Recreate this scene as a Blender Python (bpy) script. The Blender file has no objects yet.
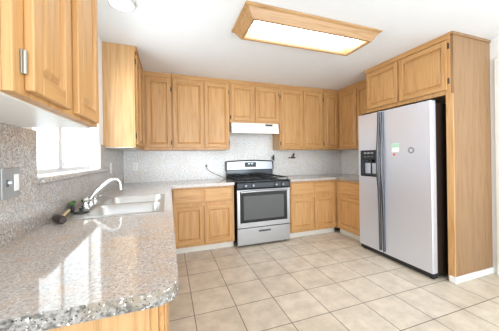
import bpy, bmesh, math, random
from mathutils import Vector, Matrix
random.seed(4)
S = bpy.context.scene
COL = S.collection
PI = math.pi

# ------------------------------------------------------------------ camera
cam_d = bpy.data.cameras.new('camera')
cam = bpy.data.objects.new('camera', cam_d)
COL.objects.link(cam)
FPX = 234.331
cam_d.sensor_fit = 'HORIZONTAL'
cam_d.sensor_width = 36.0
cam_d.lens = 36.0 * FPX / 499.0
cam_d.shift_x = -1.192 / 499.0
cam_d.shift_y = -7.414 / 499.0
cam_d.clip_start = 0.02
yaw, rol = math.radians(19.267), math.radians(-0.855)
r_ = Vector((math.cos(yaw), -math.sin(yaw), 0)); f_ = Vector((math.sin(yaw), math.cos(yaw), 0)); u_ = Vector((0, 0, 1))
R_ = r_ * math.cos(rol) + u_ * math.sin(rol)
U_ = u_ * math.cos(rol) - r_ * math.sin(rol)
m = Matrix((R_, U_, -f_)).transposed().to_4x4()
m.translation = Vector((0.615, -3.719, 1.227))
cam.matrix_world = m
S.camera = cam

# ------------------------------------------------------------------ world, lights, exposure
W = bpy.data.worlds.new('daylight'); S.world = W
W.use_nodes = True
bg = W.node_tree.nodes['Background']
bg.inputs['Color'].default_value = (0.80, 0.90, 1.0, 1)
bg.inputs['Strength'].default_value = 3.2

def area(name, loc, rot, sx, sy, power, color=(1, 1, 1)):
    d = bpy.data.lights.new(name, 'AREA'); d.shape = 'RECTANGLE'; d.size = sx; d.size_y = sy
    d.energy = power; d.color = color
    o = bpy.data.objects.new(name, d); o.location = loc; o.rotation_euler = rot; COL.objects.link(o)
    return o
# daylight from the open dining side behind the camera, and through the sink window
area('dining_daylight', (1.0, -12.0, 1.6), (math.radians(90), 0, 0), 4.5, 2.6, 170, (0.84, 0.92, 1.0))
# daylight through the sink window
area('sink_window_daylight', (-0.55, -1.85, 1.65), (0, math.radians(-76), math.radians(16)), 1.0, 1.4, 40, (0.90, 0.95, 1.0))
# unseen fill light added behind the camera, aimed up to brighten the ceiling
area('ceiling_fill', (2.5, -4.9, 0.8), (math.radians(168), 0, 0), 1.8, 1.2, 58, (0.76, 0.88, 1.0))

S.view_settings.view_transform = 'Standard'
S.view_settings.look = 'None'
S.view_settings.gamma = 1.0
S.view_settings.use_curve_mapping = False
S.view_settings.exposure = 0.26

# ------------------------------------------------------------------ materials
def lin(r, g, b):
    f = lambda c: (c / 255 / 12.92) if c / 255 <= 0.04045 else ((c / 255 + 0.055) / 1.055) ** 2.4
    return (f(r), f(g), f(b), 1)

def new_mat(name):
    mt = bpy.data.materials.new(name); mt.use_nodes = True
    nt = mt.node_tree
    return mt, nt, nt.nodes['Principled BSDF']

def simple(name, rgb, rough=0.5, metal=0.0, noise=0.06, nscale=30, coat=0.0):
    mt, nt, p = new_mat(name)
    c = lin(*rgb)
    tc = nt.nodes.new('ShaderNodeTexCoord'); n = nt.nodes.new('ShaderNodeTexNoise'); n.inputs['Scale'].default_value = nscale
    n.inputs['Detail'].default_value = 3
    mx = nt.nodes.new('ShaderNodeMix'); mx.data_type = 'RGBA'
    mx.inputs['A'].default_value = [max(0, v * (1 - noise)) for v in c[:3]] + [1]
    mx.inputs['B'].default_value = [min(1, v * (1 + noise)) for v in c[:3]] + [1]
    nt.links.new(tc.outputs['Object'], n.inputs['Vector']); nt.links.new(n.outputs['Fac'], mx.inputs['Factor'])
    nt.links.new(mx.outputs['Result'], p.inputs['Base Color'])
    p.inputs['Roughness'].default_value = rough; p.inputs['Metallic'].default_value = metal
    p.inputs['Coat Weight'].default_value = coat
    return mt

def oak(name, axis, dark=(150, 100, 54), mid=(194, 145, 90), light=(208, 163, 108), rough=0.4):
    mt, nt, p = new_mat(name); L = nt.links.new
    tc = nt.nodes.new('ShaderNodeTexCoord'); oi = nt.nodes.new('ShaderNodeObjectInfo')
    mul = nt.nodes.new('ShaderNodeMath'); mul.operation = 'MULTIPLY'; mul.inputs[1].default_value = 7.3
    L(oi.outputs['Random'], mul.inputs[0])
    add = nt.nodes.new('ShaderNodeVectorMath'); add.operation = 'ADD'
    L(tc.outputs['Object'], add.inputs[0]); L(mul.outputs[0], add.inputs[1])
    def mapped(a, b):
        mp = nt.nodes.new('ShaderNodeMapping')
        sc = [b, b, b]; sc['XYZ'.index(axis)] = a
        mp.inputs['Scale'].default_value = sc
        L(add.outputs[0], mp.inputs['Vector']); return mp
    m1 = mapped(0.9, 14.0)
    n1 = nt.nodes.new('ShaderNodeTexNoise'); n1.inputs['Scale'].default_value = 1; n1.inputs['Detail'].default_value = 2; n1.inputs['Distortion'].default_value = 0.3
    L(m1.outputs[0], n1.inputs['Vector'])
    # cathedral rings from the broad noise
    ring = nt.nodes.new('ShaderNodeMath'); ring.operation = 'MULTIPLY'; ring.inputs[1].default_value = 9
    L(n1.outputs['Fac'], ring.inputs[0])
    fr = nt.nodes.new('ShaderNodeMath'); fr.operation = 'PINGPONG'; fr.inputs[1].default_value = 1.0
    L(ring.outputs[0], fr.inputs[0])
    m2 = mapped(5.0, 220.0)
    n2 = nt.nodes.new('ShaderNodeTexNoise'); n2.inputs['Scale'].default_value = 1; n2.inputs['Detail'].default_value = 3
    L(m2.outputs[0], n2.inputs['Vector'])
    mixf = nt.nodes.new('ShaderNodeMix'); mixf.data_type = 'FLOAT'; mixf.inputs['Factor'].default_value = 0.7
    L(fr.outputs[0], mixf.inputs['A']); L(n2.outputs['Fac'], mixf.inputs['B'])
    cr = nt.nodes.new('ShaderNodeValToRGB'); e = cr.color_ramp.elements
    e[0].position = 0.12; e[0].color = lin(*dark); e[1].position = 0.85; e[1].color = lin(*light)
    k = cr.color_ramp.elements.new(0.42); k.color = lin(*mid)
    L(mixf.outputs['Result'], cr.inputs['Fac'])
    L(cr.outputs['Color'], p.inputs['Base Color'])
    p.inputs['Roughness'].default_value = rough
    bp = nt.nodes.new('ShaderNodeBump'); bp.inputs['Strength'].default_value = 0.06; bp.inputs['Distance'].default_value = 0.002
    L(n2.outputs['Fac'], bp.inputs['Height']); L(bp.outputs['Normal'], p.inputs['Normal'])
    return mt

def granite(name, rough=0.12, tint=1.0, base=(208, 198, 188), grey=(150, 144, 140), dark=(74, 68, 66), warm=(196, 168, 146), sp=1.0):
    mt, nt, p = new_mat(name); L = nt.links.new
    tc = nt.nodes.new('ShaderNodeTexCoord')
    def nz(scale, detail=3, off=0):
        mp = nt.nodes.new('ShaderNodeMapping'); mp.inputs['Location'].default_value = (off, off * 0.7, off * 1.3)
        L(tc.outputs['Object'], mp.inputs['Vector'])
        n = nt.nodes.new('ShaderNodeTexNoise'); n.inputs['Scale'].default_value = scale; n.inputs['Detail'].default_value = detail
        L(mp.outputs[0], n.inputs['Vector']); return n
    def ramp(src, a, b, ca=(0, 0, 0, 1), cb=(1, 1, 1, 1)):
        r = nt.nodes.new('ShaderNodeValToRGB'); r.color_ramp.elements[0].position = a; r.color_ramp.elements[1].position = b
        r.color_ramp.elements[0].color = ca; r.color_ramp.elements[1].color = cb
        L(src, r.inputs['Fac']); return r
    def mix(fac, A, B):
        x = nt.nodes.new('ShaderNodeMix'); x.data_type = 'RGBA'
        L(fac, x.inputs['Factor'])
        for k, v in (('A', A), ('B', B)):
            if isinstance(v, tuple): x.inputs[k].default_value = v
            else: L(v, x.inputs[k])
        return x.outputs['Result']
    f1 = ramp(nz(55 * sp, 4, 0).outputs['Fac'], 0.42, 0.6)
    c = mix(f1.outputs['Color'], lin(*base), lin(*grey))
    f2 = ramp(nz(9 * sp, 4, 3).outputs['Fac'], 0.5, 0.68)
    c = mix(f2.outputs['Color'], c, lin(*warm))
    f3 = ramp(nz(95 * sp, 3, 8).outputs['Fac'], 0.60, 0.66)
    c = mix(f3.outputs['Color'], c, lin(*dark))
    f4 = ramp(nz(80 * sp, 2, 15).outputs['Fac'], 0.62, 0.7)
    c = mix(f4.outputs['Color'], c, lin(238, 234, 228))
    L(c, p.inputs['Base Color'])
    p.inputs['Roughness'].default_value = rough
    return mt

def tile_floor(name):
    mt, nt, p = new_mat(name); L = nt.links.new
    g = nt.nodes.new('ShaderNodeTexCoord'); mp = nt.nodes.new('ShaderNodeMapping')
    mp.inputs['Location'].default_value = (-0.788 + 0.337 * 20, 2.172 + 0.337 * 20, 0)
    L(g.outputs['Object'], mp.inputs['Vector'])
    b = nt.nodes.new('ShaderNodeTexBrick'); b.offset = 0; b.squash = 1
    b.inputs['Scale'].default_value = 1; b.inputs['Brick Width'].default_value = 0.337; b.inputs['Row Height'].default_value = 0.337
    b.inputs['Mortar Size'].default_value = 0.0035; b.inputs['Mortar Smooth'].default_value = 0.2; b.inputs['Bias'].default_value = 0
    b.inputs['Color1'].default_value = lin(220, 208, 190); b.inputs['Color2'].default_value = lin(212, 199, 180); b.inputs['Mortar'].default_value = lin(112, 98, 84)
    L(mp.outputs[0], b.inputs['Vector'])
    n = nt.nodes.new('ShaderNodeTexNoise'); n.inputs['Scale'].default_value = 7; n.inputs['Detail'].default_value = 7; n.inputs['Roughness'].default_value = 0.65
    L(g.outputs['Object'], n.inputs['Vector'])
    cr = nt.nodes.new('ShaderNodeValToRGB'); cr.color_ramp.elements[0].position = 0.3; cr.color_ramp.elements[1].position = 0.7
    cr.color_ramp.elements[0].color = (0.76, 0.73, 0.69, 1); cr.color_ramp.elements[1].color = (1.08, 1.06, 1.04, 1)
    L(n.outputs['Fac'], cr.inputs['Fac'])
    mx = nt.nodes.new('ShaderNodeMix'); mx.data_type = 'RGBA'; mx.blend_type = 'MULTIPLY'; mx.inputs['Factor'].default_value = 1
    L(b.outputs['Color'], mx.inputs['A']); L(cr.outputs['Color'], mx.inputs['B'])
    L(mx.outputs['Result'], p.inputs['Base Color'])
    p.inputs['Roughness'].default_value = 0.42
    bp = nt.nodes.new('ShaderNodeBump'); bp.invert = True; bp.inputs['Strength'].default_value = 0.4; bp.inputs['Distance'].default_value = 0.003
    L(b.outputs['Fac'], bp.inputs['Height']); L(bp.outputs['Normal'], p.inputs['Normal'])
    return mt

def paint(name, rgb, bump=0.15, scale=90, rough=0.75):
    mt = simple(name, rgb, rough, 0, 0.015, 5)
    nt = mt.node_tree; p = nt.nodes['Principled BSDF']
    tc = nt.nodes.new('ShaderNodeTexCoord'); n = nt.nodes.new('ShaderNodeTexNoise'); n.inputs['Scale'].default_value = scale; n.inputs['Detail'].default_value = 3
    bp = nt.nodes.new('ShaderNodeBump'); bp.inputs['Strength'].default_value = bump; bp.inputs['Distance'].default_value = 0.004
    nt.links.new(tc.outputs['Object'], n.inputs['Vector']); nt.links.new(n.outputs['Fac'], bp.inputs['Height']); nt.links.new(bp.outputs['Normal'], p.inputs['Normal'])
    return mt

def brushed(name, rgb, rough, axis='Z'):
    mt, nt, p = new_mat(name); L = nt.links.new
    tc = nt.nodes.new('ShaderNodeTexCoord'); mp = nt.nodes.new('ShaderNodeMapping')
    sc = [300, 300, 300]; sc['XYZ'.index(axis)] = 3; mp.inputs['Scale'].default_value = sc
    n = nt.nodes.new('ShaderNodeTexNoise'); n.inputs['Scale'].default_value = 1; n.inputs['Detail'].default_value = 2
    L(tc.outputs['Object'], mp.inputs['Vector']); L(mp.outputs[0], n.inputs['Vector'])
    mr = nt.nodes.new('ShaderNodeMapRange'); mr.inputs['To Min'].default_value = rough - 0.05; mr.inputs['To Max'].default_value = rough + 0.07
    L(n.outputs['Fac'], mr.inputs['Value']); L(mr.outputs['Result'], p.inputs['Roughness'])
    p.inputs['Base Color'].default_value = lin(*rgb); p.inputs['Metallic'].default_value = 1
    return mt

def glow(name, rgb, strength):
    mt, nt, p = new_mat(name)
    tc = nt.nodes.new('ShaderNodeTexCoord'); n = nt.nodes.new('ShaderNodeTexNoise'); n.inputs['Scale'].default_value = 40
    mr = nt.nodes.new('ShaderNodeMapRange'); mr.inputs['To Min'].default_value = strength * 0.97; mr.inputs['To Max'].default_value = strength * 1.03
    nt.links.new(tc.outputs['Object'], n.inputs['Vector']); nt.links.new(n.outputs['Fac'], mr.inputs['Value'])
    nt.links.new(mr.outputs['Result'], p.inputs['Emission Strength'])
    p.inputs['Base Color'].default_value = lin(245, 245, 240); p.inputs['Emission Color'].default_value = lin(*rgb)
    return mt

def pane_glass(name):
    mt = bpy.data.materials.new(name); mt.use_nodes = True; nt = mt.node_tree; nt.nodes.clear(); L = nt.links.new
    out = nt.nodes.new('ShaderNodeOutputMaterial'); t = nt.nodes.new('ShaderNodeBsdfTransparent'); g = nt.nodes.new('ShaderNodeBsdfGlossy')
    g.inputs['Roughness'].default_value = 0.02; t.inputs['Color'].default_value = (0.97, 0.985, 0.98, 1)
    fz = nt.nodes.new('ShaderNodeLayerWeight'); fz.inputs['Blend'].default_value = 0.04
    mx = nt.nodes.new('ShaderNodeMixShader'); L(fz.outputs['Facing'], mx.inputs[0]); L(t.outputs[0], mx.inputs[1]); L(g.outputs[0], mx.inputs[2]); L(mx.outputs[0], out.inputs[0])
    return mt

OAKZ = oak('oak_vertical', 'Z'); OAKX = oak('oak_horizontal', 'X')
OAKP = oak('oak_panel', 'Z', (158, 112, 68), (196, 152, 102), (210, 170, 122))
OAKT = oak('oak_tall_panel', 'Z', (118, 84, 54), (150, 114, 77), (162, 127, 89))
OAKD = oak('oak_shadow_edge', 'Z', (104, 62, 34), (128, 80, 46), (146, 96, 58))
OAKLX = oak('oak_lamp_frame', 'X', (132, 92, 54), (172, 132, 86), (186, 147, 102))
GRAN = granite('granite_counter', 0.06, base=(206, 195, 186), grey=(178, 168, 160), dark=(132, 122, 116), warm=(198, 178, 160), sp=2.0)  # same stone as the edge, with the top's reflected wash lightening the colour
GRAN.node_tree.nodes['Principled BSDF'].inputs['IOR'].default_value = 1.62
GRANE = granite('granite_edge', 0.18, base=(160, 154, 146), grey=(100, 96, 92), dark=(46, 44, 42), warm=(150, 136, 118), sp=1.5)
GRANL = granite('granite_window_wall', 0.16, base=(186, 176, 167), grey=(150, 142, 136), dark=(104, 97, 92), warm=(172, 156, 142), sp=1.7)  # grey-brown granite, with the window wall's backlit shade put into its darker colour
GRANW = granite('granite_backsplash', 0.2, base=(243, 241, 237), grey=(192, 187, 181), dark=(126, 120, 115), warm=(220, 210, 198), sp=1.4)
FLOORM = tile_floor('beige_tile')
CEIL = paint('ceiling_paint', (233, 234, 235), 0.25, 60)
WALLM = paint('wall_paint', (236, 235, 232), 0.08, 120)
TRIMW = simple('white_trim', (236, 234, 228), 0.4)
TOEW = simple('white_toe_board', (226, 220, 208), 0.5)
STEEL = brushed('brushed_steel', (224, 228, 238), 0.36)
STEEL.node_tree.nodes['Principled BSDF'].inputs['Metallic'].default_value = 0.68
STEELX = brushed('brushed_steel_sideways', (190, 190, 190), 0.34, 'X')
SINKM = brushed('sink_steel', (206, 204, 200), 0.3, 'Y')
SINKM.node_tree.nodes['Principled BSDF'].inputs['Metallic'].default_value = 0.85
CHROME = simple('satin_chrome', (214, 214, 212), 0.14, 1.0, 0.02)
DKSTEEL = simple('grey_handle', (112, 114, 120), 0.32, 0.9, 0.03)
BLACK = simple('black_plastic', (26, 27, 29), 0.3)
BLKEN = simple('black_enamel', (24, 25, 27), 0.12, 0, 0.05)
IRON = simple('cast_iron', (30, 30, 30), 0.55)
BRNBLK = simple('brown_black_side', (46, 34, 28), 0.28)
OVGLASS = simple('oven_glass', (88, 88, 88), 0.06, 0, 0.05)
GREYP = simple('grey_plastic', (86, 88, 94), 0.35)
CREAM = simple('cream_enamel', (240, 234, 220), 0.3)
WHITEP = simple('white_plastic', (240, 238, 232), 0.35)
ALU = simple('window_aluminium', (222, 222, 220), 0.4, 0.0)
HINGEM = simple('dark_hinge', (84, 72, 58), 0.4, 0.6)
NICKEL = simple('nickel_hinge', (170, 164, 152), 0.3, 0.9)
BRASS = simple('old_brass', (132, 116, 84), 0.35, 0.7)
LENS = glow('lamp_lens', (236, 244, 255), 8.5)
DISC = glow('lamp_disc', (240, 246, 255), 3.0)
DISP = glow('clock_digits', (120, 190, 200), 0.35)
GLASS = pane_glass('window_glass')
GREEN = simple('green_scourer', (74, 120, 48), 0.9)
PAPERG = simple('mint_paper', (176, 212, 184), 0.7)
PAPERW = simple('white_paper', (240, 240, 236), 0.7)
RED = simple('red_sticker', (206, 96, 84), 0.6)
PALEW = simple('pale_handle_wood', (226, 198, 150), 0.5)
MALLET = simple('dark_rubber', (62, 46, 44), 0.35)
GREYST = simple('grey_sticker', (130, 132, 136), 0.6)
CAULK = simple('stained_caulk', (150, 112, 72), 0.7)

# ------------------------------------------------------------------ helpers
def BM(): return bmesh.new()
def box(bm, x0, x1, y0, y1, z0, z1, mi=0):
    vs = [bm.verts.new((x, y, z)) for z in (z0, z1) for y in (y0, y1) for x in (x0, x1)]
    for q in ((0, 2, 3, 1), (4, 5, 7, 6), (0, 1, 5, 4), (2, 6, 7, 3), (0, 4, 6, 2), (1, 3, 7, 5)):
        f = bm.faces.new([vs[i] for i in q]); f.material_index = mi
    return vs
def cyl(bm, c, r, h, axis='Z', n=24, r2=None, mi=0):
    mt = Matrix.Translation(Vector(c))
    if axis == 'X': mt = mt @ Matrix.Rotation(PI / 2, 4, 'Y')
    if axis == 'Y': mt = mt @ Matrix.Rotation(PI / 2, 4, 'X')
    g = bmesh.ops.create_cone(bm, cap_ends=True, segments=n, radius1=r, radius2=r if r2 is None else r2, depth=h, matrix=mt)
    for f in set(f for v in g['verts'] for f in v.link_faces): f.material_index = mi
    return g['verts']
def lathe(bm, c, prof, n=24, axis='Z'):
    rings = []
    for (r, z) in prof:
        ring = []
        for i in range(n):
            a = 2 * PI * i / n; p = Vector((r * math.cos(a), r * math.sin(a), z))
            if axis == 'X': p = Vector((p.z, p.x, p.y))
            if axis == 'Y': p = Vector((p.y, p.z, p.x))
            ring.append(bm.verts.new(Vector(c) + p))
        rings.append(ring)
    for a, b in zip(rings, rings[1:]):
        for i in range(n):
            bm.faces.new((a[i], a[(i + 1) % n], b[(i + 1) % n], b[i]))
    bm.faces.new(list(reversed(rings[0]))); bm.faces.new(rings[-1])
def tube(bm, pts, rad, n=12):
    pts = [Vector(p) for p in pts]
    rads = rad if isinstance(rad, (list, tuple)) else [rad] * len(pts)
    prev = None; rings = []
    for i, p in enumerate(pts):
        t = (pts[min(i + 1, len(pts) - 1)] - pts[max(i - 1, 0)]).normalized()
        if prev is None:
            a = Vector((0, 0, 1)) if abs(t.z) < 0.9 else Vector((1, 0, 0))
            nrm = t.cross(a).normalized()
        else: nrm = (prev - t * prev.dot(t)).normalized()
        prev = nrm; b = t.cross(nrm)
        rings.append([bm.verts.new(p + (nrm * math.cos(2 * PI * k / n) + b * math.sin(2 * PI * k / n)) * rads[i]) for k in range(n)])
    for a, b in zip(rings, rings[1:]):
        for i in range(n): bm.faces.new((a[i], a[(i + 1) % n], b[(i + 1) % n], b[i]))
    bm.faces.new(list(reversed(rings[0]))); bm.faces.new(rings[-1])
def spline(pts, n=8):
    P = [Vector(p) for p in pts]; out = []
    for i in range(len(P) - 1):
        a, b, c, d = P[max(i - 1, 0)], P[i], P[i + 1], P[min(i + 2, len(P) - 1)]
        for k in range(n):
            t = k / n
            out.append(0.5 * ((2 * b) + (c - a) * t + (2 * a - 5 * b + 4 * c - d) * t * t + (3 * b - a - 3 * c + d) * t ** 3))
    out.append(P[-1]); return out
def obj(name, bm, mats, parent=None, bevel=0.0, seg=2, smooth=False):
    bmesh.ops.recalc_face_normals(bm, faces=bm.faces)
    me = bpy.data.meshes.new(name); bm.to_mesh(me); bm.free()
    for mt in (mats if isinstance(mats, (list, tuple)) else [mats]): me.materials.append(mt)
    o = bpy.data.objects.new(name, me); COL.objects.link(o)
    if parent: o.parent = parent
    if bevel:
        md = o.modifiers.new('edge', 'BEVEL'); md.width = bevel; md.segments = seg; md.limit_method = 'ANGLE'; md.angle_limit = math.radians(35)
        md.harden_normals = False
    if smooth:
        for p in me.polygons: p.use_smooth = True
        me.set_sharp_from_angle(angle=math.radians(38))
    return o
def boxo(name, dims, mats, parent=None, bevel=0.0, seg=2):
    bm = BM(); box(bm, *dims); return obj(name, bm, mats, parent, bevel, seg)
def tag(o, label, cat, group=None):
    o['label'] = label; o['category'] = cat
    if group: o['group'] = group
    return o
def thing(name, label, cat, loc=(0, 0, 0), rz=0, group=None):
    o = bpy.data.objects.new(name, None); o.empty_display_size = 0.1; COL.objects.link(o)
    o.location = loc; o.rotation_euler = (0, 0, rz)
    return tag(o, label, cat, group)
def struct(o): o['kind'] = 'structure'; return o

CEILZ, CT, WX = 2.412, 0.902, 3.78
# ------------------------------------------------------------------ the setting
struct(boxo('floor', (-0.14, 6.0, -7.0, 0.12, -0.06, 0.0), FLOORM))
struct(boxo('ceiling', (-0.14, 6.0, -7.0, 0.12, CEILZ, CEILZ + 0.1), CEIL))
struct(boxo('wall_back', (-0.14, WX + 0.12, 0.0, 0.12, 0, CEILZ), WALLM))
WY0, WY1, WZ0, WZ1 = -2.31, -1.19, 1.15, 2.08
bm = BM()
box(bm, -0.14, 0, -5.2, WY0, 0, CEILZ); box(bm, -0.14, 0, WY1, 0, 0, CEILZ)
box(bm, -0.14, 0, WY0, WY1, 0, WZ0 - 0.03); box(bm, -0.14, 0, WY0, WY1, WZ1, CEILZ)
struct(obj('wall_left', bm, WALLM))
struct(boxo('wall_right', (WX, WX + 0.12, -3.35, 0, 0, CEILZ), WALLM))
cas = BM(); box(cas, WX - 0.02, WX, -2.36, -2.285, 0, 2.2); box(cas, WX - 0.012, WX, -3.3, -2.36, 0.0, 2.13)
struct(obj('trim_1', cas, TRIMW, None, 0.004))

# the sink window: aluminium slider set in the wall, granite ledge
win = bpy.data.objects.new('window_1', None); COL.objects.link(win); win.location = (0, 0, 0); struct(win)
bm = BM(); fx0, fx1 = -0.13, -0.085
box(bm, fx0, fx1, WY0, WY0 + 0.035, WZ0, WZ1); box(bm, fx0, fx1, WY1 - 0.03, WY1, WZ0, WZ1)
box(bm, fx0, fx1, WY0 + 0.035, WY1 - 0.03, WZ0, WZ0 + 0.03); box(bm, fx0, fx1, WY0 + 0.035, WY1 - 0.03, WZ1 - 0.03, WZ1)
obj('window_frame', bm, ALU, win, 0.003)
bm = BM(); box(bm, fx0 + 0.005, fx1 + 0.012, -1.835, -1.795, WZ0 + 0.03, WZ1 - 0.03); box(bm, fx0 + 0.005, fx1 + 0.002, -1.795, -1.745, WZ0 + 0.03, WZ1 - 0.03)
obj('window_mullion', bm, ALU, win, 0.003)
for a, b in ((WY0 + 0.035, -1.835), (-1.745, WY1 - 0.03)):
    boxo('pane', (-0.112, -0.108, a, b, WZ0 + 0.03, WZ1 - 0.03), GLASS, win)
boxo('window_latch', (fx1 + 0.002, fx1 + 0.02, -1.775, -1.755, WZ0 + 0.04, WZ0 + 0.075), ALU, win, 0.003)
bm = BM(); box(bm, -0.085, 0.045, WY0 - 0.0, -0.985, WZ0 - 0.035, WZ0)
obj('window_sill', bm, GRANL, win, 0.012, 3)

# granite behind the counters
def slab(name, dims_list, label, bevel=0.0, mat=None):
    bm = BM()
    for d in dims_list: box(bm, *d)
    return tag(obj(name, bm, mat or GRANW, None, bevel), label, 'backsplash')
BT = 1.375
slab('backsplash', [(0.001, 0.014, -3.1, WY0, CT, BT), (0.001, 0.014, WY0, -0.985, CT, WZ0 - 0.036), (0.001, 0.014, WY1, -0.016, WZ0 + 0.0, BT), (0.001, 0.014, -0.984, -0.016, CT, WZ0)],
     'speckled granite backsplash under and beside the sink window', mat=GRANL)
slab('backsplash', [(0.001, 1.487, -0.014, -0.001, CT, BT), (1.487, 2.318, -0.014, -0.001, CT - 0.02, 1.77), (2.318, WX - 0.015, -0.014, -0.001, CT, BT)],
     'pale granite backsplash on the back wall behind the range')
slab('backsplash', [(WX - 0.014, WX - 0.001, -1.2, -0.0015, CT, BT)], 'narrow pale granite backsplash beside the refrigerator, right of the corner')

# ------------------------------------------------------------------ cabinets
# local frame: x along the width, y = 0 at the wall and -y to the room, z up
def raised_door(name, x0, x1, z0, z1, yf, parent, th=0.02, fw=0.045, rail=0.05):
    """frame of stiles and rails with a raised field, front at y = yf"""
    bm = BM(); yb = yf + th
    box(bm, x0, x0 + fw, yf, yb, z0, z1, 0); box(bm, x1 - fw, x1, yf, yb, z0, z1, 0)
    box(bm, x0 + fw, x1 - fw, yf, yb, z0, z0 + rail, 1); box(bm, x0 + fw, x1 - fw, yf, yb, z1 - rail, z1, 1)
    a0, a1, c0, c1 = x0 + fw, x1 - fw, z0 + rail, z1 - rail
    def ring(d, y): return [bm.verts.new(p) for p in ((a0 + d, y, c0 + d), (a1 - d, y, c0 + d), (a1 - d, y, c1 - d), (a0 + d, y, c1 - d))]
    rs = [ring(0, yf + 0.002), ring(0.002, yf + 0.016), ring(0.009, yf + 0.016), ring(0.027, yf + 0.005)]
    for p, q in zip(rs, rs[1:]):
        for i in range(4): bm.faces.new((p[i], p[(i + 1) % 4], q[(i + 1) % 4], q[i]))
    bm.faces.new(rs[-1])
    return obj(name, bm, [OAKZ, OAKX], parent, 0.0035)
def drawer_front(x0, x1, z0, z1, yf, parent):
    bm = BM(); box(bm, x0, x1, yf + 0.006, yf + 0.02, z0, z1)
    box(bm, x0 + 0.014, x1 - 0.014, yf, yf + 0.0062, z0 + 0.014, z1 - 0.014)
    return obj('drawer', bm, OAKX, parent, 0.004)
def hinge(x, z, yf, parent, mat=None, s=1.0):
    bm = BM(); box(bm, x - 0.008 * s, x + 0.008 * s, yf - 0.003, yf, z - 0.028 * s, z + 0.028 * s)
    cyl(bm, (x, yf - 0.005, z), 0.005 * s, 0.055 * s, 'Z', 10)
    return obj('hinge', bm, mat or HINGEM, parent, 0.001)

def wall_unit(label, loc, rz, w, d, z0, z1, doors, hinges=(), body_mat=None, top=0.055, xo=0.0, db=0.03):
    """doors: (x0, x1) each; loc is the wall point at floor height"""
    t = thing('wall_cabinet', label, 'cabinet', (loc[0], loc[1], z0), rz)
    h = z1 - z0; g = 0.001
    boxo('carcass', (xo + g, w - g, -(d - 0.02), -0.001 if xo == 0 else -0.001, 0, h - 0.001), body_mat or OAKP, t, 0.001)
    bm = BM(); box(bm, xo + g, w - g, -d, -(d - 0.0195), 0, h - 0.001)
    obj('face_frame', bm, OAKZ, t, 0.0015)
    for (a, b) in doors: raised_door('door', a, b, db, h - top - 0.025, -d - 0.02, t)
    bm = BM(); box(bm, xo + g, w - g, -d - 0.012, -d - 0.0003, h - 0.055, h - 0.001); box(bm, xo + g, w - g, -d - 0.02, -d - 0.0121, h - 0.022, h - 0.001)
    obj('top_trim', bm, OAKX, t, 0.003)
    for (x, z) in hinges: hinge(x, z, -d - 0.0005, t)
    return t
UB, UTZ, UD = 1.358, CEILZ, 0.285

near = wall_unit('oak wall cabinet at the left edge of the photo, close up, with large hinge', (0.0, -3.075), PI / 2, 0.635, 0.30, 1.380, UTZ,
                 [(0.042, 0.268), (0.335, 0.585)], db=0.012)
hinge(0.034, 0.075, -0.301, near, NICKEL, 1.0)
boxo('underside', (0.002, 0.633, -0.27, -0.002, -0.0045, -0.0002), WHITEP, near)['label'] = 'white painted underside'
far = wall_unit('oak wall cabinet between the sink window and the back corner, side panel toward the room', (0.0, -1.028), PI / 2, 1.026, 0.292, UB, UTZ,
                [(0.035, 0.355), (0.375, 0.70)], [(0.024, 0.12), (0.024, 0.90)])
boxo('underside', (0.002, 1.02, -0.27, -0.016, -0.0045, -0.0002), WHITEP, far)['label'] = 'white painted underside'
wall_unit('oak back-wall cabinet in the left corner with one narrow door', (0.293, 0), 0, 0.372, UD, UB, UTZ, [(0.045, 0.353)], [(0.363, 0.1), (0.363, 0.84)], xo=0.001)
wall_unit('oak back-wall cabinet with two tall doors left of the range hood', (0.666, 0), 0, 0.82, UD, UB, UTZ, [(0.014, 0.43), (0.45, 0.806)], [(0.812, 0.1), (0.812, 0.86)])
wall_unit('short oak cabinet with two doors above the cream range hood', (1.488, 0), 0, 0.829, UD, 1.772, UTZ, [(0.026, 0.385), (0.42, 0.81)], [(0.014, 0.08), (0.818, 0.48)])
wall_unit('oak back-wall cabinet with two tall doors right of the range hood', (2.318, 0), 0, 0.838, UD, UB, UTZ, [(0.03, 0.42), (0.452, 0.82)], [(0.018, 0.1), (0.018, 0.86)])
wall_unit('oak back-wall cabinet in the right corner with one narrow door', (3.158, 0), 0, 0.336, UD, UB, UTZ, [(0.02, 0.30)], [(0.012, 0.1), (0.012, 0.86)])
wall_unit('oak wall cabinet facing left, between the right corner and the refrigerator', (WX, -0.0), -PI / 2, 1.19, 0.285, UB, UTZ, [(0.325, 0.715), (0.735, 1.12)], [(0.725, 0.1)], xo=0.0)

# refrigerator surround: over-cabinet, tall side panel, white base strip
t = thing('refrigerator_cabinet', 'oak surround with two short doors above and a tall panel right of the refrigerator', 'cabinet', (WX, -1.2, 0), -PI / 2)
FD = WX - 3.2
boxo('carcass', (0.001, 1.02, -(FD - 0.02), -0.001, 1.822, CEILZ - 0.001), OAKP, t, 0.001)
boxo('face_frame', (0.001, 1.02, -FD, -(FD - 0.0195), 1.822, CEILZ - 0.001), OAKZ, t, 0.0015)
raised_door('door', 0.022, 0.475, 1.865, 2.345, -FD - 0.02, t)
raised_door('door', 0.50, 0.995, 1.865, 2.345, -FD - 0.02, t)
bm = BM(); box(bm, 0.001, 1.02, -FD - 0.014, -FD - 0.0003, 2.357, CEILZ - 0.001); box(bm, 0.001, 1.045, -FD - 0.022, -FD - 0.0142, 2.39, CEILZ - 0.001)
obj('top_trim', bm, OAKX, t, 0.003)
for z in (1.95, 2.29): hinge(1.004, z, -FD - 0.0005, t)
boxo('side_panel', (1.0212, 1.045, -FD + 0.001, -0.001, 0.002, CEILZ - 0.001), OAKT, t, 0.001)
boxo('stile', (0.986, 1.0455, -FD - 0.018, -FD + 0.0005, 0.002, 1.822), OAKZ, t, 0.002)
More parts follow.
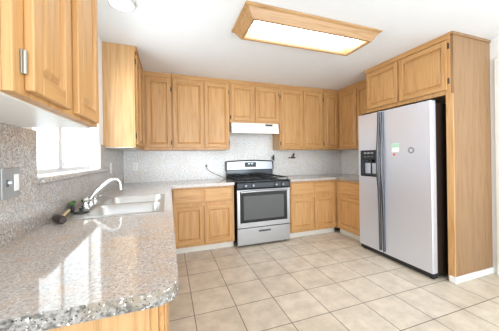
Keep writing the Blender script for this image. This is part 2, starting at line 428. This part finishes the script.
bm = BM(); box(bm, 1.046, 1.058, -FD - 0.03, -0.001, 0.002, 0.062); box(bm, 1.0, 1.0455, -FD - 0.03, -FD - 0.0185, 0.002, 0.062)
obj('base_strip', bm, TRIMW, t, 0.002)['label'] = 'white painted base strip'
bm = BM(); box(bm, 1.0458, 1.056, -FD - 0.02, -0.001, 2.385, CEILZ - 0.001)
obj('panel_moulding', bm, OAKT, t, 0.002)  # the darker oak paints in the shadow line below the ceiling

def base_unit(label, loc, rz, w, doors, drawers, d=0.60, dz=(0.655, 0.835), x_end=None):
    t = thing('base_cabinet', label, 'cabinet', (loc[0], loc[1], 0), rz)
    top = CT - 0.042
    bm = BM(); yb_ = -(d - 0.02)
    box(bm, 0.001, 0.017, yb_, -0.016, 0.09, top); box(bm, w - 0.017, w - 0.001, yb_, -0.016, 0.09, top)
    box(bm, 0.017, w - 0.017, yb_, -0.016, 0.09, 0.106); box(bm, 0.017, w - 0.017, -0.022, -0.016, 0.106, top)
    obj('carcass', bm, OAKP, t, 0.001)
    boxo('face_frame', (0.001, w - 0.001, -d, -(d - 0.0195), 0.09, top), OAKZ, t, 0.0015)
    boxo('toe_board', (0.001, w - 0.001, -(d - 0.06), -(d - 0.075), 0.001, 0.089), TOEW, t)['label'] = 'white toe board'
    for (a, b) in doors: raised_door('door', a, b, 0.125, 0.61, -d - 0.02, t)
    for (a, b) in drawers: drawer_front(a, b, dz[0], dz[1], -d - 0.02, t)
    return t
base_unit('oak base cabinet with two drawers and two doors left of the range', (0.624, 0), 0, 0.83, [(0.03, 0.405), (0.425, 0.80)], [(0.03, 0.40), (0.43, 0.80)])
base_unit('oak base cabinet with two drawers and two doors right of the range', (2.306, 0), 0, 0.853, [(0.02, 0.405), (0.435, 0.815)], [(0.02, 0.40), (0.435, 0.815)])
base_unit('oak base cabinet facing left, between the right corner and the refrigerator', (WX, -0.6005), -PI / 2, 0.595, [(0.055, 0.56)], [(0.055, 0.56)], 0.62)
# the sink run under the left counter, its doors face the aisle
LB = 0.602
base_unit('oak base cabinet under the near end of the left counter', (0.0, -3.05), PI / 2, 0.80, [(0.03, 0.39), (0.41, 0.77)], [(0.03, 0.39), (0.41, 0.77)], LB - 0.02)
base_unit('oak base cabinet directly under the double sink', (0.0, -2.249), PI / 2, 0.97, [(0.03, 0.475), (0.495, 0.94)], [(0.03, 0.94)], LB - 0.02)
base_unit('oak base cabinet between the sink cabinet and the back corner', (0.0, -1.278), PI / 2, 0.62, [(0.03, 0.59)], [(0.03, 0.59)], LB - 0.02)

# ------------------------------------------------------------------ countertops
def top_slab(name, outer, holes, label, z0=CT - 0.04, z1=CT):
    bm = BM(); edges = []
    for lp in [outer] + holes:
        vs = [bm.verts.new((x, y, z0)) for x, y in lp]
        edges += [bm.edges.new((vs[i], vs[(i + 1) % len(vs)])) for i in range(len(vs))]
    bmesh.ops.triangle_fill(bm, use_beauty=True, use_dissolve=False, edges=edges)
    g = bmesh.ops.extrude_face_region(bm, geom=list(bm.faces))
    bmesh.ops.translate(bm, vec=(0, 0, z1 - z0), verts=[v for v in g['geom'] if isinstance(v, bmesh.types.BMVert)])
    bm.normal_update()
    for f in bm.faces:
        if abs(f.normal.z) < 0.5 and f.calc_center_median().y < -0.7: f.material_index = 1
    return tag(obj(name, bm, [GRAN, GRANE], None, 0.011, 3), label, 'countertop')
rr = 0.06
arc = [(0.635 - rr + rr * math.sin(a), -3.095 + rr - rr * math.cos(a)) for a in [i * PI / 2 / 8 for i in range(9)]]
SX0, SX1, SY0, SY1 = 0.05, 0.577, -2.19, -1.376
top_slab('countertop', [(0.0145, -3.095)] + arc + [(0.635, -0.645), (1.452, -0.645), (1.452, -0.0145), (0.0145, -0.0145)],
         [[(SX0 + 0.015, SY0 + 0.015), (SX1 - 0.015, SY0 + 0.015), (SX1 - 0.015, SY1 - 0.015), (SX0 + 0.015, SY1 - 0.015)]],
         'long L-shaped speckled granite countertop holding the sink, running to the range')
top_slab('countertop', [(2.308, -0.645), (3.118, -0.645), (3.118, -1.195), (WX - 0.0145, -1.195), (WX - 0.0145, -0.0145), (2.308, -0.0145)], [],
         'short L-shaped granite countertop between the range and the refrigerator')

# ------------------------------------------------------------------ sink and faucet
t = thing('sink', 'stainless double-bowl drop-in sink in the left countertop', 'sink', (0, 0, CT))
def bowl(a0, a1, b0, b1, name):
    bm = BM(); n = 6; r = 0.05
    def rring(x0, x1, y0, y1, z, r):
        out = []
        for (cx, cy, s) in ((x1 - r, y1 - r, 0), (x0 + r, y1 - r, 1), (x0 + r, y0 + r, 2), (x1 - r, y0 + r, 3)):
            for i in range(n):
                an = s * PI / 2 + i * PI / 2 / (n - 1); out.append(bm.verts.new((cx + r * math.cos(an), cy + r * math.sin(an), z)))
        return out
    rs = [rring(a0, a1, b0, b1, 0.0035, r), rring(a0 + .006, a1 - .006, b0 + .006, b1 - .006, -0.006, r), rring(a0 + .016, a1 - .016, b0 + .016, b1 - .016, -0.14, r), rring(a0 + .045, a1 - .045, b0 + .045, b1 - .045, -0.165, r * .7)]
    for p, q in zip(rs, rs[1:]):
        for i in range(len(p)): bm.faces.new((p[i], q[i], q[(i + 1) % len(p)], p[(i + 1) % len(p)]))
    bm.faces.new(rs[-1])
    bw = obj(name, bm, SINKM, t, smooth=True)
    bm = BM(); cyl(bm, ((a0 + a1) / 2, (b0 + b1) / 2, -0.1635), 0.04, 0.004); cyl(bm, ((a0 + a1) / 2, (b0 + b1) / 2, -0.161), 0.022, 0.004, 'Z', 16, 0.012)
    obj('drain', bm, CHROME, bw, 0.001)
B = [(0.155, 0.548, SY0 + 0.035, -1.805), (0.155, 0.548, -1.765, SY1 - 0.035)]
bm = BM(); edges = []
lps = [[(SX0, SY0), (SX1, SY0), (SX1, SY1), (SX0, SY1)]]
for (a0, a1, b0, b1) in B:
    lp = []
    for (cx, cy, s) in ((a1 - .05, b1 - .05, 0), (a0 + .05, b1 - .05, 1), (a0 + .05, b0 + .05, 2), (a1 - .05, b0 + .05, 3)):
        for i in range(6):
            an = s * PI / 2 + i * PI / 2 / 5; lp.append((cx + .05 * math.cos(an), cy + .05 * math.sin(an)))
    lps.append(lp)
for lp in lps:
    vs = [bm.verts.new((x, y, 0.0005)) for x, y in lp]
    edges += [bm.edges.new((vs[i], vs[(i + 1) % len(vs)])) for i in range(len(vs))]
bmesh.ops.triangle_fill(bm, use_beauty=True, use_dissolve=False, edges=edges)
g = bmesh.ops.extrude_face_region(bm, geom=list(bm.faces))
bmesh.ops.translate(bm, vec=(0, 0, 0.005), verts=[v for v in g['geom'] if isinstance(v, bmesh.types.BMVert)])
obj('rim', bm, SINKM, t, 0.002)
for a0, a1, b0, b1 in B: bowl(a0, a1, b0, b1, 'bowl')

fz = CT + 0.006
t = thing('faucet', 'chrome kitchen faucet with arched spout behind the double sink', 'faucet', (0.1, -1.83, fz))
bm = BM(); box(bm, -0.028, 0.028, -0.125, 0.125, 0, 0.014); obj('deck_plate', bm, CHROME, t, 0.006, 3)
bm = BM(); lathe(bm, (0, 0, 0.014), [(0.024, 0), (0.024, 0.022), (0.018, 0.03), (0.015, 0.045)]); obj('spout_base', bm, CHROME, t, smooth=True)
bm = BM(); tube(bm, spline([(0, 0, 0.05), (0.012, 0.01, 0.075), (0.06, 0.035, 0.125), (0.105, 0.055, 0.168), (0.14, 0.07, 0.178), (0.165, 0.08, 0.158), (0.172, 0.083, 0.115)], 6), 0.0125, 14)
sp_ = obj('spout', bm, CHROME, t, smooth=True)
bm = BM(); cyl(bm, (0.172, 0.083, 0.106), 0.0145, 0.02, 'Z', 16); obj('aerator', bm, CHROME, sp_, 0.002)
for y in (-0.1, 0.1):
    bm = BM(); lathe(bm, (0, y, 0.014), [(0.021, 0), (0.021, 0.016), (0.015, 0.024), (0.015, 0.036), (0.022, 0.04), (0.024, 0.055), (0.018, 0.066), (0.004, 0.069)], 16)
    box(bm, 0.0, 0.04, y - 0.006, y + 0.006, 0.055, 0.066)
    obj('handle', bm, CHROME, t, 0.001, smooth=True)

# ------------------------------------------------------------------ things on the counter by the sink
t = thing('sink_stopper', 'flat black round sink stopper on the sink rim beside the faucet', 'stopper', (0.106, -2.025, CT + 0.0058))
bm = BM(); lathe(bm, (0, 0, 0), [(0.038, 0.0), (0.042, 0.003), (0.036, 0.008), (0.012, 0.01)], 24); obj('disc', bm, BLACK, t, smooth=True)
bm = BM(); lathe(bm, (0, 0, 0.0095), [(0.010, 0), (0.008, 0.012), (0.013, 0.016), (0.010, 0.022)], 14); obj('knob', bm, BLACK, t, smooth=True)
t = thing('sponge', 'green and black scrubbing sponge leaning against the backsplash behind the sink', 'sponge', (0.045, -1.95, CT + 0.001), math.radians(12))
bm = BM()
box(bm, -0.013, 0.004, -0.045, 0.045, 0.006, 0.05); so = obj('foam', bm, BLACK, t, 0.005, 3)
bm = BM(); box(bm, -0.014, 0.006, -0.048, 0.048, 0.0505, 0.066); obj('scouring_pad', bm, GREEN, t, 0.004, 3)
t = thing('mallet', 'dark-headed mallet with pale wooden handle lying on the counter by the sink', 'tool', (0.068, -2.225, CT + 0.021), 0)
bm = BM(); a = Vector((-0.030, 0.036, 0)); b = Vector((0.030, -0.036, 0))
tube(bm, [a, a.lerp(b, .06), a.lerp(b, .3), a.lerp(b, .7), a.lerp(b, .94), b], [0.015, 0.019, 0.0205, 0.0205, 0.019, 0.015], 20); hd = obj('head', bm, MALLET, t, smooth=True)
bm = BM(); tube(bm, [(0.008, 0.012, 0.004), (-0.012, 0.11, 0.004), (-0.026, 0.205, 0.004)], [0.0085, 0.0075, 0.0085], 12); obj('handle', bm, PALEW, t, smooth=True)

# ------------------------------------------------------------------ range
RX0, RX1 = 1.478, 2.283; RW = RX1 - RX0
t = thing('gas_range', 'stainless and black gas range with oven, between the back base cabinets', 'stove', ((RX0 + RX1) / 2, 0, 0))
h = RW / 2; FY = -0.64
boxo('body', (-h, h, FY + 0.005, -0.03, 0.045, 0.895), BLKEN, t, 0.003)
for x in (-h + .05, h - .05):
    for y in (FY + 0.06, -0.1):
        bm = BM(); cyl(bm, (x, y, 0.0225), 0.018, 0.045, 'Z', 14); obj('foot', bm, BLACK, t)
bm = BM(); box(bm, -h, h, FY - 0.02, -0.06, 0.896, 0.915); obj('cooktop', bm, BLKEN, t, 0.006, 3)
# control panel: sloped black front with rounded lower edge
bm = BM(); prof = [(FY - 0.02, 0.8955), (FY - 0.034, 0.885), (FY - 0.044, 0.82), (FY - 0.038, 0.80), (FY + 0.004, 0.80), (FY + 0.004, 0.8955)]
vs = [[bm.verts.new((x, y, z)) for y, z in prof] for x in (-h, h)]
for i in range(len(prof)):
    j = (i + 1) % len(prof); bm.faces.new((vs[0][i], vs[0][j], vs[1][j], vs[1][i]))
bm.faces.new(vs[0]); bm.faces.new(vs[1]); obj('control_panel', bm, BLKEN, t, 0.003)
for x in (-h + 0.115, -h + 0.225, h - 0.235, h - 0.125):
    bm = BM(); lathe(bm, (x, FY - 0.068, 0.85), [(0.016, 0), (0.02, 0.004), (0.021, 0.02), (0.024, 0.03)], 18, 'Y')
    k = obj('knob', bm, DKSTEEL, t, smooth=True)
    bm = BM(); box(bm, x - 0.004, x + 0.004, FY - 0.078, FY - 0.0685, 0.835, 0.865); obj('grip', bm, STEELX, k, 0.001)
# oven door: steel surround, black window bezel, glass, bar handle
dr = BM(); y0, y1 = FY - 0.022, FY + 0.0045
box(dr, -h + 0.004, -h + 0.045, y0, y1, 0.268, 0.79); box(dr, h - 0.045, h - 0.004, y0, y1, 0.268, 0.79)
box(dr, -h + 0.045, h - 0.045, y0, y1, 0.268, 0.335); box(dr, -h + 0.045, h - 0.045, y0, y1, 0.765, 0.79)
door = obj('oven_door', dr, STEELX, t, 0.003)
bz = BM(); bx = h - 0.0455
box(bz, -bx, -bx + 0.05, y0 - 0.001, y1, 0.336, 0.764); box(bz, bx - 0.05, bx, y0 - 0.001, y1, 0.336, 0.764)
box(bz, -bx + 0.05, bx - 0.05, y0 - 0.001, y1, 0.336, 0.375); box(bz, -bx + 0.05, bx - 0.05, y0 - 0.001, y1, 0.705, 0.764)
obj('window_bezel', bz, BLKEN, door, 0.002)
boxo('oven_window', (-bx + 0.05, bx - 0.05, y0 + 0.004, y1, 0.375, 0.705), OVGLASS, door)
bm = BM(); tube(bm, spline([(-h + 0.05, y0 - 0.03, 0.762), (-h * .5, y0 - 0.042, 0.768), (0, y0 - 0.045, 0.77), (h * .5, y0 - 0.042, 0.768), (h - 0.05, y0 - 0.03, 0.762)], 5), 0.0115, 12)
for x in (-h + 0.06, h - 0.06): box(bm, x - 0.01, x + 0.01, y0 - 0.034, y0 - 0.001, 0.752, 0.772)
obj('handle', bm, STEELX, door, smooth=True)
dw = boxo('drawer', (-h + 0.004, h - 0.004, y0, y1, 0.032, 0.258), STEELX, t, 0.004)
bm = BM(); box(bm, -0.09, 0.09, y0 - 0.004, y0 - 0.0002, 0.198, 0.216); box(bm, -0.085, 0.085, y0 - 0.02, y0 - 0.0042, 0.21, 0.218); obj('handle', bm, BLACK, dw, 0.002)
# burners and grates
for ix, x in enumerate((-0.21, 0.21)):
    for y in (-0.50, -0.22):
        bm = BM(); lathe(bm, (x, y, 0.9155), [(0.06, 0), (0.058, 0.006), (0.034, 0.007), (0.034, 0.015), (0.04, 0.016), (0.036, 0.023), (0.01, 0.025)], 24)
        obj('burner', bm, [IRON], t, smooth=True)
    bm = BM(); gx0, gx1, gy0, gy1, gz = x - 0.165, x + 0.165, -0.645, -0.085, 0.95
    s = 0.005
    for yy in (gy0, (gy0 + gy1) / 2, gy1): box(bm, gx0, gx1, yy - s, yy + s, gz - 0.012, gz)
    for xx in (gx0, gx1): box(bm, xx - s, xx + s, gy0, gy1, gz - 0.012, gz)
    for y in (-0.50, -0.22):
        for q in range(4):
            a = PI / 4 + q * PI / 2
            tube(bm, [(x + 0.03 * math.cos(a), y + 0.03 * math.sin(a), gz + 0.003), (x + 0.165 * math.cos(a) * 1.2, y + 0.13 * math.sin(a) * 1.35, gz - 0.004)], 0.0055, 8)
    for xx in (gx0, gx1):
        for yy in (gy0, gy1): box(bm, xx - s, xx + s, yy - s, yy + s, 0.9152, gz - 0.012)
    obj('grate', bm, IRON, t, 0.001)
# backguard: black riser with a steel console above, arched top
boxo('back_riser', (-h, h, -0.075, -0.032, 0.896, 1.04), BLKEN, t, 0.004)
bm = BM(); N = 12; fr = []; bk = []
for i in range(N + 1):
    x = -h + 2 * h * i / N; zt = 1.165 + 0.016 * math.cos((x / h) * PI / 2)
    fr.append((x, zt))
f0 = [bm.verts.new((x, -0.085, 1.041)) for x, z in fr]; f1 = [bm.verts.new((x, -0.07, z)) for x, z in fr]
b0 = [bm.verts.new((x, -0.032, 1.041)) for x, z in fr]; b1 = [bm.verts.new((x, -0.032, z)) for x, z in fr]
for i in range(N):
    for p, q in ((f0, f1), (f1, b1), (b1, b0), (b0, f0)): bm.faces.new((p[i], p[i + 1], q[i + 1], q[i]))
for i in (0, N): bm.faces.new((f0[i], f1[i], b1[i], b0[i]))
bgd = obj('backguard', bm, STEELX, t, 0.004)
bm = BM(); N2 = 12
tube(bm, [(-h + 2 * h * i / N2, -0.052, 1.168 + 0.016 * math.cos((-1 + 2 * i / N2) * PI / 2)) for i in range(N2 + 1)], 0.014, 10)
obj('top_cap', bm, BLACK, bgd, smooth=True)
for x in (-h, h): boxo('end_cap', (x - 0.008, x + 0.008, -0.09, -0.03, 1.035, 1.172), BLACK, bgd, 0.003)
dp = BM(); box(dp, -0.095, 0.095, -0.0925, -0.0775, 1.082, 1.158); dsp = obj('display', dp, BLACK, bgd, 0.003)
bm = BM(); x = -0.045
for k in range(4):
    if k == 2: x += 0.012
    box(bm, x, x + 0.014, -0.0938, -0.0927, 1.125, 1.146); x += 0.02
obj('digits', bm, DISP, dsp)
for k in range(5): boxo('button', (-0.08 + k * 0.034, -0.058 + k * 0.034, -0.0945, -0.0927, 1.092, 1.106), GREYP, dsp, 0.001)

# ------------------------------------------------------------------ range hood
t = thing('range_hood', 'cream enamel range hood under the short cabinet above the range', 'range hood', (1.898, 0, 1.608))
hw = 0.388
bm = BM(); prof = [(-0.0145, 0.163), (-0.29, 0.163), (-0.31, 0.158), (-0.328, 0.07), (-0.335, 0.0), (-0.318, 0.0), (-0.311, 0.012), (-0.0145, 0.045)]
vs = [[bm.verts.new((x, y, z)) for y, z in prof] for x in (-hw, hw)]
for i in range(len(prof)):
    j = (i + 1) % len(prof); bm.faces.new((vs[0][i], vs[0][j], vs[1][j], vs[1][i]))
bm.faces.new(vs[0]); bm.faces.new(vs[1]); obj('shell', bm, CREAM, t, 0.003)
bm = BM(); box(bm, 0.16, 0.28, -0.3215, -0.311, 0.118, 0.146); sw = obj('switch_panel', bm, BLACK, t, 0.001)
for x in (0.185, 0.22, 0.255): boxo('switch', (x - 0.011, x + 0.011, -0.325, -0.3216, 0.124, 0.14), GREYP, sw, 0.001)
bm = BM()
for i in range(8): box(bm, -0.25, 0.25, -0.31 + i * 0.034, -0.31 + i * 0.034 + 0.02, 0.008 + 0.004 * i, 0.0145 + 0.004 * i)
obj('filter', bm, GREYP, t)

# ------------------------------------------------------------------ refrigerator
FX = 3.036
t = thing('refrigerator', 'stainless side-by-side refrigerator with dispenser in the oak surround', 'refrigerator', (WX - 0.03, -1.21, 0), -PI / 2)
# local: x along the front from the far side (0) to the near side (0.943); y = -depth
D = WX - 0.03 - FX; FW = 0.932; FT = 1.77
boxo('body', (0.006, FW - 0.006, -D + 0.075, -0.0, 0.03, FT - 0.02), BRNBLK, t, 0.004)
boxo('base_grille', (0.004, FW - 0.004, -D + 0.02, -D + 0.074, 0.012, 0.058), BLACK, t, 0.004)
for x in (0.05, FW - 0.04):
    for y in (-D + 0.05, -0.06):
        bm = BM(); cyl(bm, (x, y, 0.0075), 0.022, 0.015, 'Z', 14); obj('foot', bm, BLACK, t)
def fdoor(x0, x1, hole=None):
    bm = BM(); yf, yb = -D, -D + 0.07; z0, z1 = 0.062, FT
    if hole is None: box(bm, x0, x1, yf, yb, z0, z1)
    else:
        hx0, hx1, hz0, hz1 = hole
        xs = [x0, hx0, hx1, x1]; zs = [z0, hz0, hz1, z1]
        G = {(i, j, k): bm.verts.new((xs[i], (yf, yb)[k], zs[j])) for i in range(4) for j in range(4) for k in range(2)}
        for i in range(3):
            for j in range(3):
                bm.faces.new([G[i, j, 1], G[i + 1, j, 1], G[i + 1, j + 1, 1], G[i, j + 1, 1]])
                if (i, j) != (1, 1): bm.faces.new([G[i, j, 0], G[i + 1, j, 0], G[i + 1, j + 1, 0], G[i, j + 1, 0]])
        for i in range(3):
            for j in (0, 3): bm.faces.new([G[i, j, 0], G[i + 1, j, 0], G[i + 1, j, 1], G[i, j, 1]])
        for j in range(3):
            for i in (0, 3): bm.faces.new([G[i, j, 0], G[i, j + 1, 0], G[i, j + 1, 1], G[i, j, 1]])
    return obj('door', bm, STEEL, t, 0.007, 4)
hole = (0.045, 0.305, 0.975, 1.30)
fl = fdoor(0.0, 0.357, hole); frd = fdoor(0.367, FW)
gk = BM(); box(gk, 0.012, 0.352, -D + 0.0705, -D + 0.0745, 0.07, FT - 0.01); box(gk, 0.372, FW - 0.012, -D + 0.0705, -D + 0.0745, 0.07, FT - 0.01)
obj('gasket', gk, BLACK, t)
for x in (0.1, FW - 0.1):
    boxo('hinge_cover', (x - 0.06, x + 0.06, -D + 0.02, -D + 0.16, FT + 0.001, FT + 0.02), BLACK, t, 0.005)
# dispenser set in the freezer door
hx0, hx1, hz0, hz1 = hole
bm = BM(); yf = -D
box(bm, hx0 - 0.005, hx0 + 0.016, yf - 0.006, yf + 0.004, hz0 - 0.005, hz1 + 0.005); box(bm, hx1 - 0.016, hx1 + 0.005, yf - 0.006, yf + 0.004, hz0 - 0.005, hz1 + 0.005)
box(bm, hx0 + 0.016, hx1 - 0.016, yf - 0.006, yf + 0.004, hz0 - 0.005, hz0 + 0.014); box(bm, hx0 + 0.016, hx1 - 0.016, yf - 0.006, yf + 0.012, hz1 - 0.115, hz1 + 0.005)
disp = obj('dispenser', bm, BLACK, fl, 0.003)
bm = BM()
box(bm, hx0 + 0.001, hx1 - 0.001, yf + 0.062, yf + 0.066, hz0, hz1 - 0.1); box(bm, hx0 + 0.001, hx0 + 0.006, yf + 0.0045, yf + 0.062, hz0, hz1 - 0.1)
box(bm, hx1 - 0.006, hx1 - 0.001, yf + 0.0045, yf + 0.062, hz0, hz1 - 0.1); box(bm, hx0 + 0.006, hx1 - 0.006, yf + 0.0045, yf + 0.062, hz0, hz0 + 0.012)
box(bm, hx0 + 0.006, hx1 - 0.006, yf + 0.0125, yf + 0.062, hz1 - 0.114, hz1 - 0.1)
obj('recess', bm, GREYP, t)
for x in (0.075, 0.19):
    bm = BM(); box(bm, x, x + 0.085, yf + 0.035, yf + 0.045, hz0 + 0.03, hz0 + 0.165); obj('paddle', bm, STEEL, t, 0.004)
boxo('spout', (0.15, 0.21, yf + 0.005, yf + 0.05, hz1 - 0.15, hz1 - 0.1155), BLACK, t, 0.004)
for r in range(2):
    for k in range(3):
        bm = BM(); box(bm, 0.1 + k * 0.055, 0.14 + k * 0.055, yf - 0.0085, yf - 0.0062, hz1 - 0.04 - r * 0.045, hz1 - 0.022 - r * 0.045); obj('button', bm, GREYP if r else STEELX, t, 0.001)
# full-height handles bowed in the middle
for x, s in ((0.336, -1), (0.388, 1)):
    bm = BM(); pts = []
    zz = [0.09, 0.25, 0.5, 0.8, 0.98, 1.15, 1.32, 1.5, 1.65, 1.76]; oo = [0.008, 0.009, 0.012, 0.02, 0.036, 0.04, 0.036, 0.02, 0.012, 0.008]
    path = spline([(x, -D - o, z) for z, o in zip(zz, oo)], 4)
    ring = []
    for p in path:
        ring.append([bm.verts.new(p + Vector(q)) for q in ((-0.015, 0.008, 0), (-0.015, -0.006, 0), (-0.008, -0.012, 0), (0.008, -0.012, 0), (0.015, -0.006, 0), (0.015, 0.008, 0))])
    for p, q in zip(ring, ring[1:]):
        for i in range(6): bm.faces.new((p[i], p[(i + 1) % 6], q[(i + 1) % 6], q[i]))
    bm.faces.new(ring[0]); bm.faces.new(ring[-1])
    obj('handle', bm, DKSTEEL, t, 0.002)

# small things stuck to the right-hand refrigerator door (front plane x = FX)
t = thing('paper_note', 'small mint green and white note stuck on the refrigerator door', 'note', (FX, -1.757, 1.325))
boxo('sheet', (-0.0022, -0.0007, -0.045, 0.045, -0.055, -0.004), PAPERW, t)
boxo('header', (-0.0024, -0.0007, -0.045, 0.045, -0.0038, 0.045), PAPERG, t)
bm = BM(); cyl(bm, (FX - 0.0025, -1.742, 1.243), 0.014, 0.004, 'X', 18)
tag(obj('sticker', bm, RED), 'tiny red dot stuck below the mint note on the refrigerator door', 'sticker')
bm = BM(); N = 28
for (ra, rb) in ((0.02, 0.033),):
    V = [[bm.verts.new((FX - d, -1.94 + r * math.cos(2 * PI * i / N), 1.285 + r * math.sin(2 * PI * i / N))) for i in range(N)] for r, d in ((ra, .0008), (rb, .0008), (rb, .004), (ra, .004))]
    for k in range(4):
        for i in range(N): bm.faces.new((V[k][i], V[k][(i + 1) % N], V[(k + 1) % 4][(i + 1) % N], V[(k + 1) % 4][i]))
tag(obj('ring_magnet', bm, GREYST), 'round grey ring magnet on the refrigerator door, right of the note', 'magnet')

# ------------------------------------------------------------------ ceiling lamps
t = thing('ceiling_light', 'long oak-framed fluorescent ceiling light', 'ceiling light', (1.855, -1.83, CEILZ))
def ring(bm, hx, hy, z): return [bm.verts.new(p) for p in ((-hx, -hy, z), (hx, -hy, z), (hx, hy, z), (-hx, hy, z))]
bm = BM()
rs = [ring(bm, 0.675, 0.225, -0.0005), ring(bm, 0.675, 0.225, -0.012), ring(bm, 0.662, 0.212, -0.02), ring(bm, 0.652, 0.205, -0.024), ring(bm, 0.612, 0.175, -0.078), ring(bm, 0.602, 0.17, -0.092), ring(bm, 0.58, 0.15, -0.092), ring(bm, 0.572, 0.14, -0.08), ring(bm, 0.572, 0.14, -0.0005)]
for p, q in zip(rs, rs[1:] + rs[:1]):
    for i in range(4): bm.faces.new((p[i], p[(i + 1) % 4], q[(i + 1) % 4], q[i]))
obj('frame', bm, OAKLX, t, 0.002)
boxo('diffuser', (-0.5715, 0.5715, -0.1395, 0.1395, -0.022, -0.012), LENS, t)
t = thing('ceiling_light', 'small round white disc ceiling light at the top left', 'ceiling light', (0.30, -1.755, CEILZ))
bm = BM(); lathe(bm, (0, 0, -0.022), [(0.084, 0.0), (0.09, 0.002), (0.096, 0.0215)], 36); obj('trim_ring', bm, simple('lamp_ring', (196, 194, 190), 0.4), t, smooth=True)
bm = BM(); lathe(bm, (0, 0, -0.0275), [(0.06, 0.0), (0.078, 0.002), (0.082, 0.005)], 36); obj('diffuser', bm, DISC, t, smooth=True)

# ------------------------------------------------------------------ outlets, switch, gas fittings
def outlet(label, loc, rz, plate=WHITEP, group=None, slots=True):
    """plate in the local xz plane, facing -y"""
    t = thing('wall_outlet', label, 'outlet', loc, rz)
    boxo('plate', (-0.036, 0.036, -0.006, 0, -0.058, 0.058), plate, t, 0.002)
    for z in (-0.02, 0.02):
        bm = BM(); cyl(bm, (0, -0.007, z), 0.0165, 0.003, 'Y', 18); so = obj('socket', bm, WHITEP, t, 0.0005)
        bm = BM()
        for x in (-0.006, 0.006): box(bm, x - 0.0016, x + 0.0016, -0.0092, -0.0086, z - 0.003, z + 0.007)
        box(bm, -0.002, 0.002, -0.0092, -0.0086, z - 0.011, z - 0.007)
        obj('slots', bm, BLACK, so)
    return t
SX = 0.0142
outlet('white outlet on the window wall between the ledge and the back corner', (SX, -0.80, 1.14), PI / 2)
outlet('white outlet on the back wall near the left corner', (0.163, -SX, 1.131), 0)
outlet('white outlet on the back wall with a black plug, left of the range', (1.168, -SX, 1.135), 0)
outlet('white outlet on the back wall under the right-hand cabinets', (3.03, -SX, 1.158), 0, simple('almond_plate', (206, 200, 190), 0.4))
t = thing('power_cord', 'black range cord running from its plug down behind the range', 'cord', (1.168, -SX - 0.0095, 1.115))
bm = BM(); box(bm, -0.013, 0.013, -0.03, 0, -0.012, 0.014); obj('plug', bm, BLACK, t, 0.004)
bm = BM(); tube(bm, spline([(0, -0.02, -0.012), (0.012, -0.02, -0.05), (0.07, -0.018, -0.095), (0.18, -0.015, -0.15), (0.27, -0.012, -0.19), (0.302, -0.008, -0.206)], 6), 0.0035, 8); obj('cable', bm, BLACK, t, smooth=True)

t = thing('switch_plate', 'grey metal two-gang plate with switch and outlet at the left edge', 'switch', (SX, -2.517, 1.142), PI / 2)
boxo('plate', (-0.058, 0.058, -0.006, 0, -0.06, 0.06), simple('grey_plate', (168, 168, 166), 0.35, 0.5), t, 0.002)
bm = BM(); box(bm, -0.034, -0.022, -0.009, -0.0062, -0.014, 0.014); sg = obj('toggle_mount', bm, GREYP, t, 0.001)
bm = BM(); box(bm, -0.031, -0.025, -0.02, -0.0092, -0.002, 0.008); obj('toggle', bm, WHITEP, sg, 0.001)
boxo('socket', (0.012, 0.044, -0.009, -0.0062, -0.034, 0.034), WHITEP, t, 0.002)

t = thing('gas_valve', 'brass gas valve with dark handle on the back wall right of the range', 'valve', (2.70, -SX, 1.235))
bm = BM(); lathe(bm, (0, -0.006, 0), [(0.026, 0.006), (0.024, 0.0), (0.012, -0.002), (0.012, -0.03)], 18, 'Y'); 
obj('flange', bm, BRASS, t, smooth=True)
bm = BM(); cyl(bm, (-0.03, -0.036, -0.012), 0.011, 0.13, 'X', 14); cyl(bm, (0.0, -0.036, -0.012), 0.017, 0.036, 'X', 6); obj('pipe', bm, BRASS, t, 0.001)
bm = BM(); cyl(bm, (0.0, -0.036, 0.018), 0.007, 0.03, 'Z', 10); box(bm, -0.008, 0.022, -0.042, -0.03, 0.03, 0.062); obj('handle', bm, BLACK, t, 0.002)
t = thing('gas_cock', 'small dark fitting on the back wall just above the range, right end', 'fitting', (2.315, -SX, 1.225))
bm = BM(); lathe(bm, (0, 0, 0), [(0.03, 0.0), (0.028, -0.008), (0.015, -0.012), (0.013, -0.03)], 18, 'Y'); obj('base', bm, GREYP, t, smooth=True)
bm = BM(); box(bm, -0.011, 0.011, -0.05, -0.028, -0.045, 0.05); obj('lever', bm, BLACK, t, 0.005, 3)
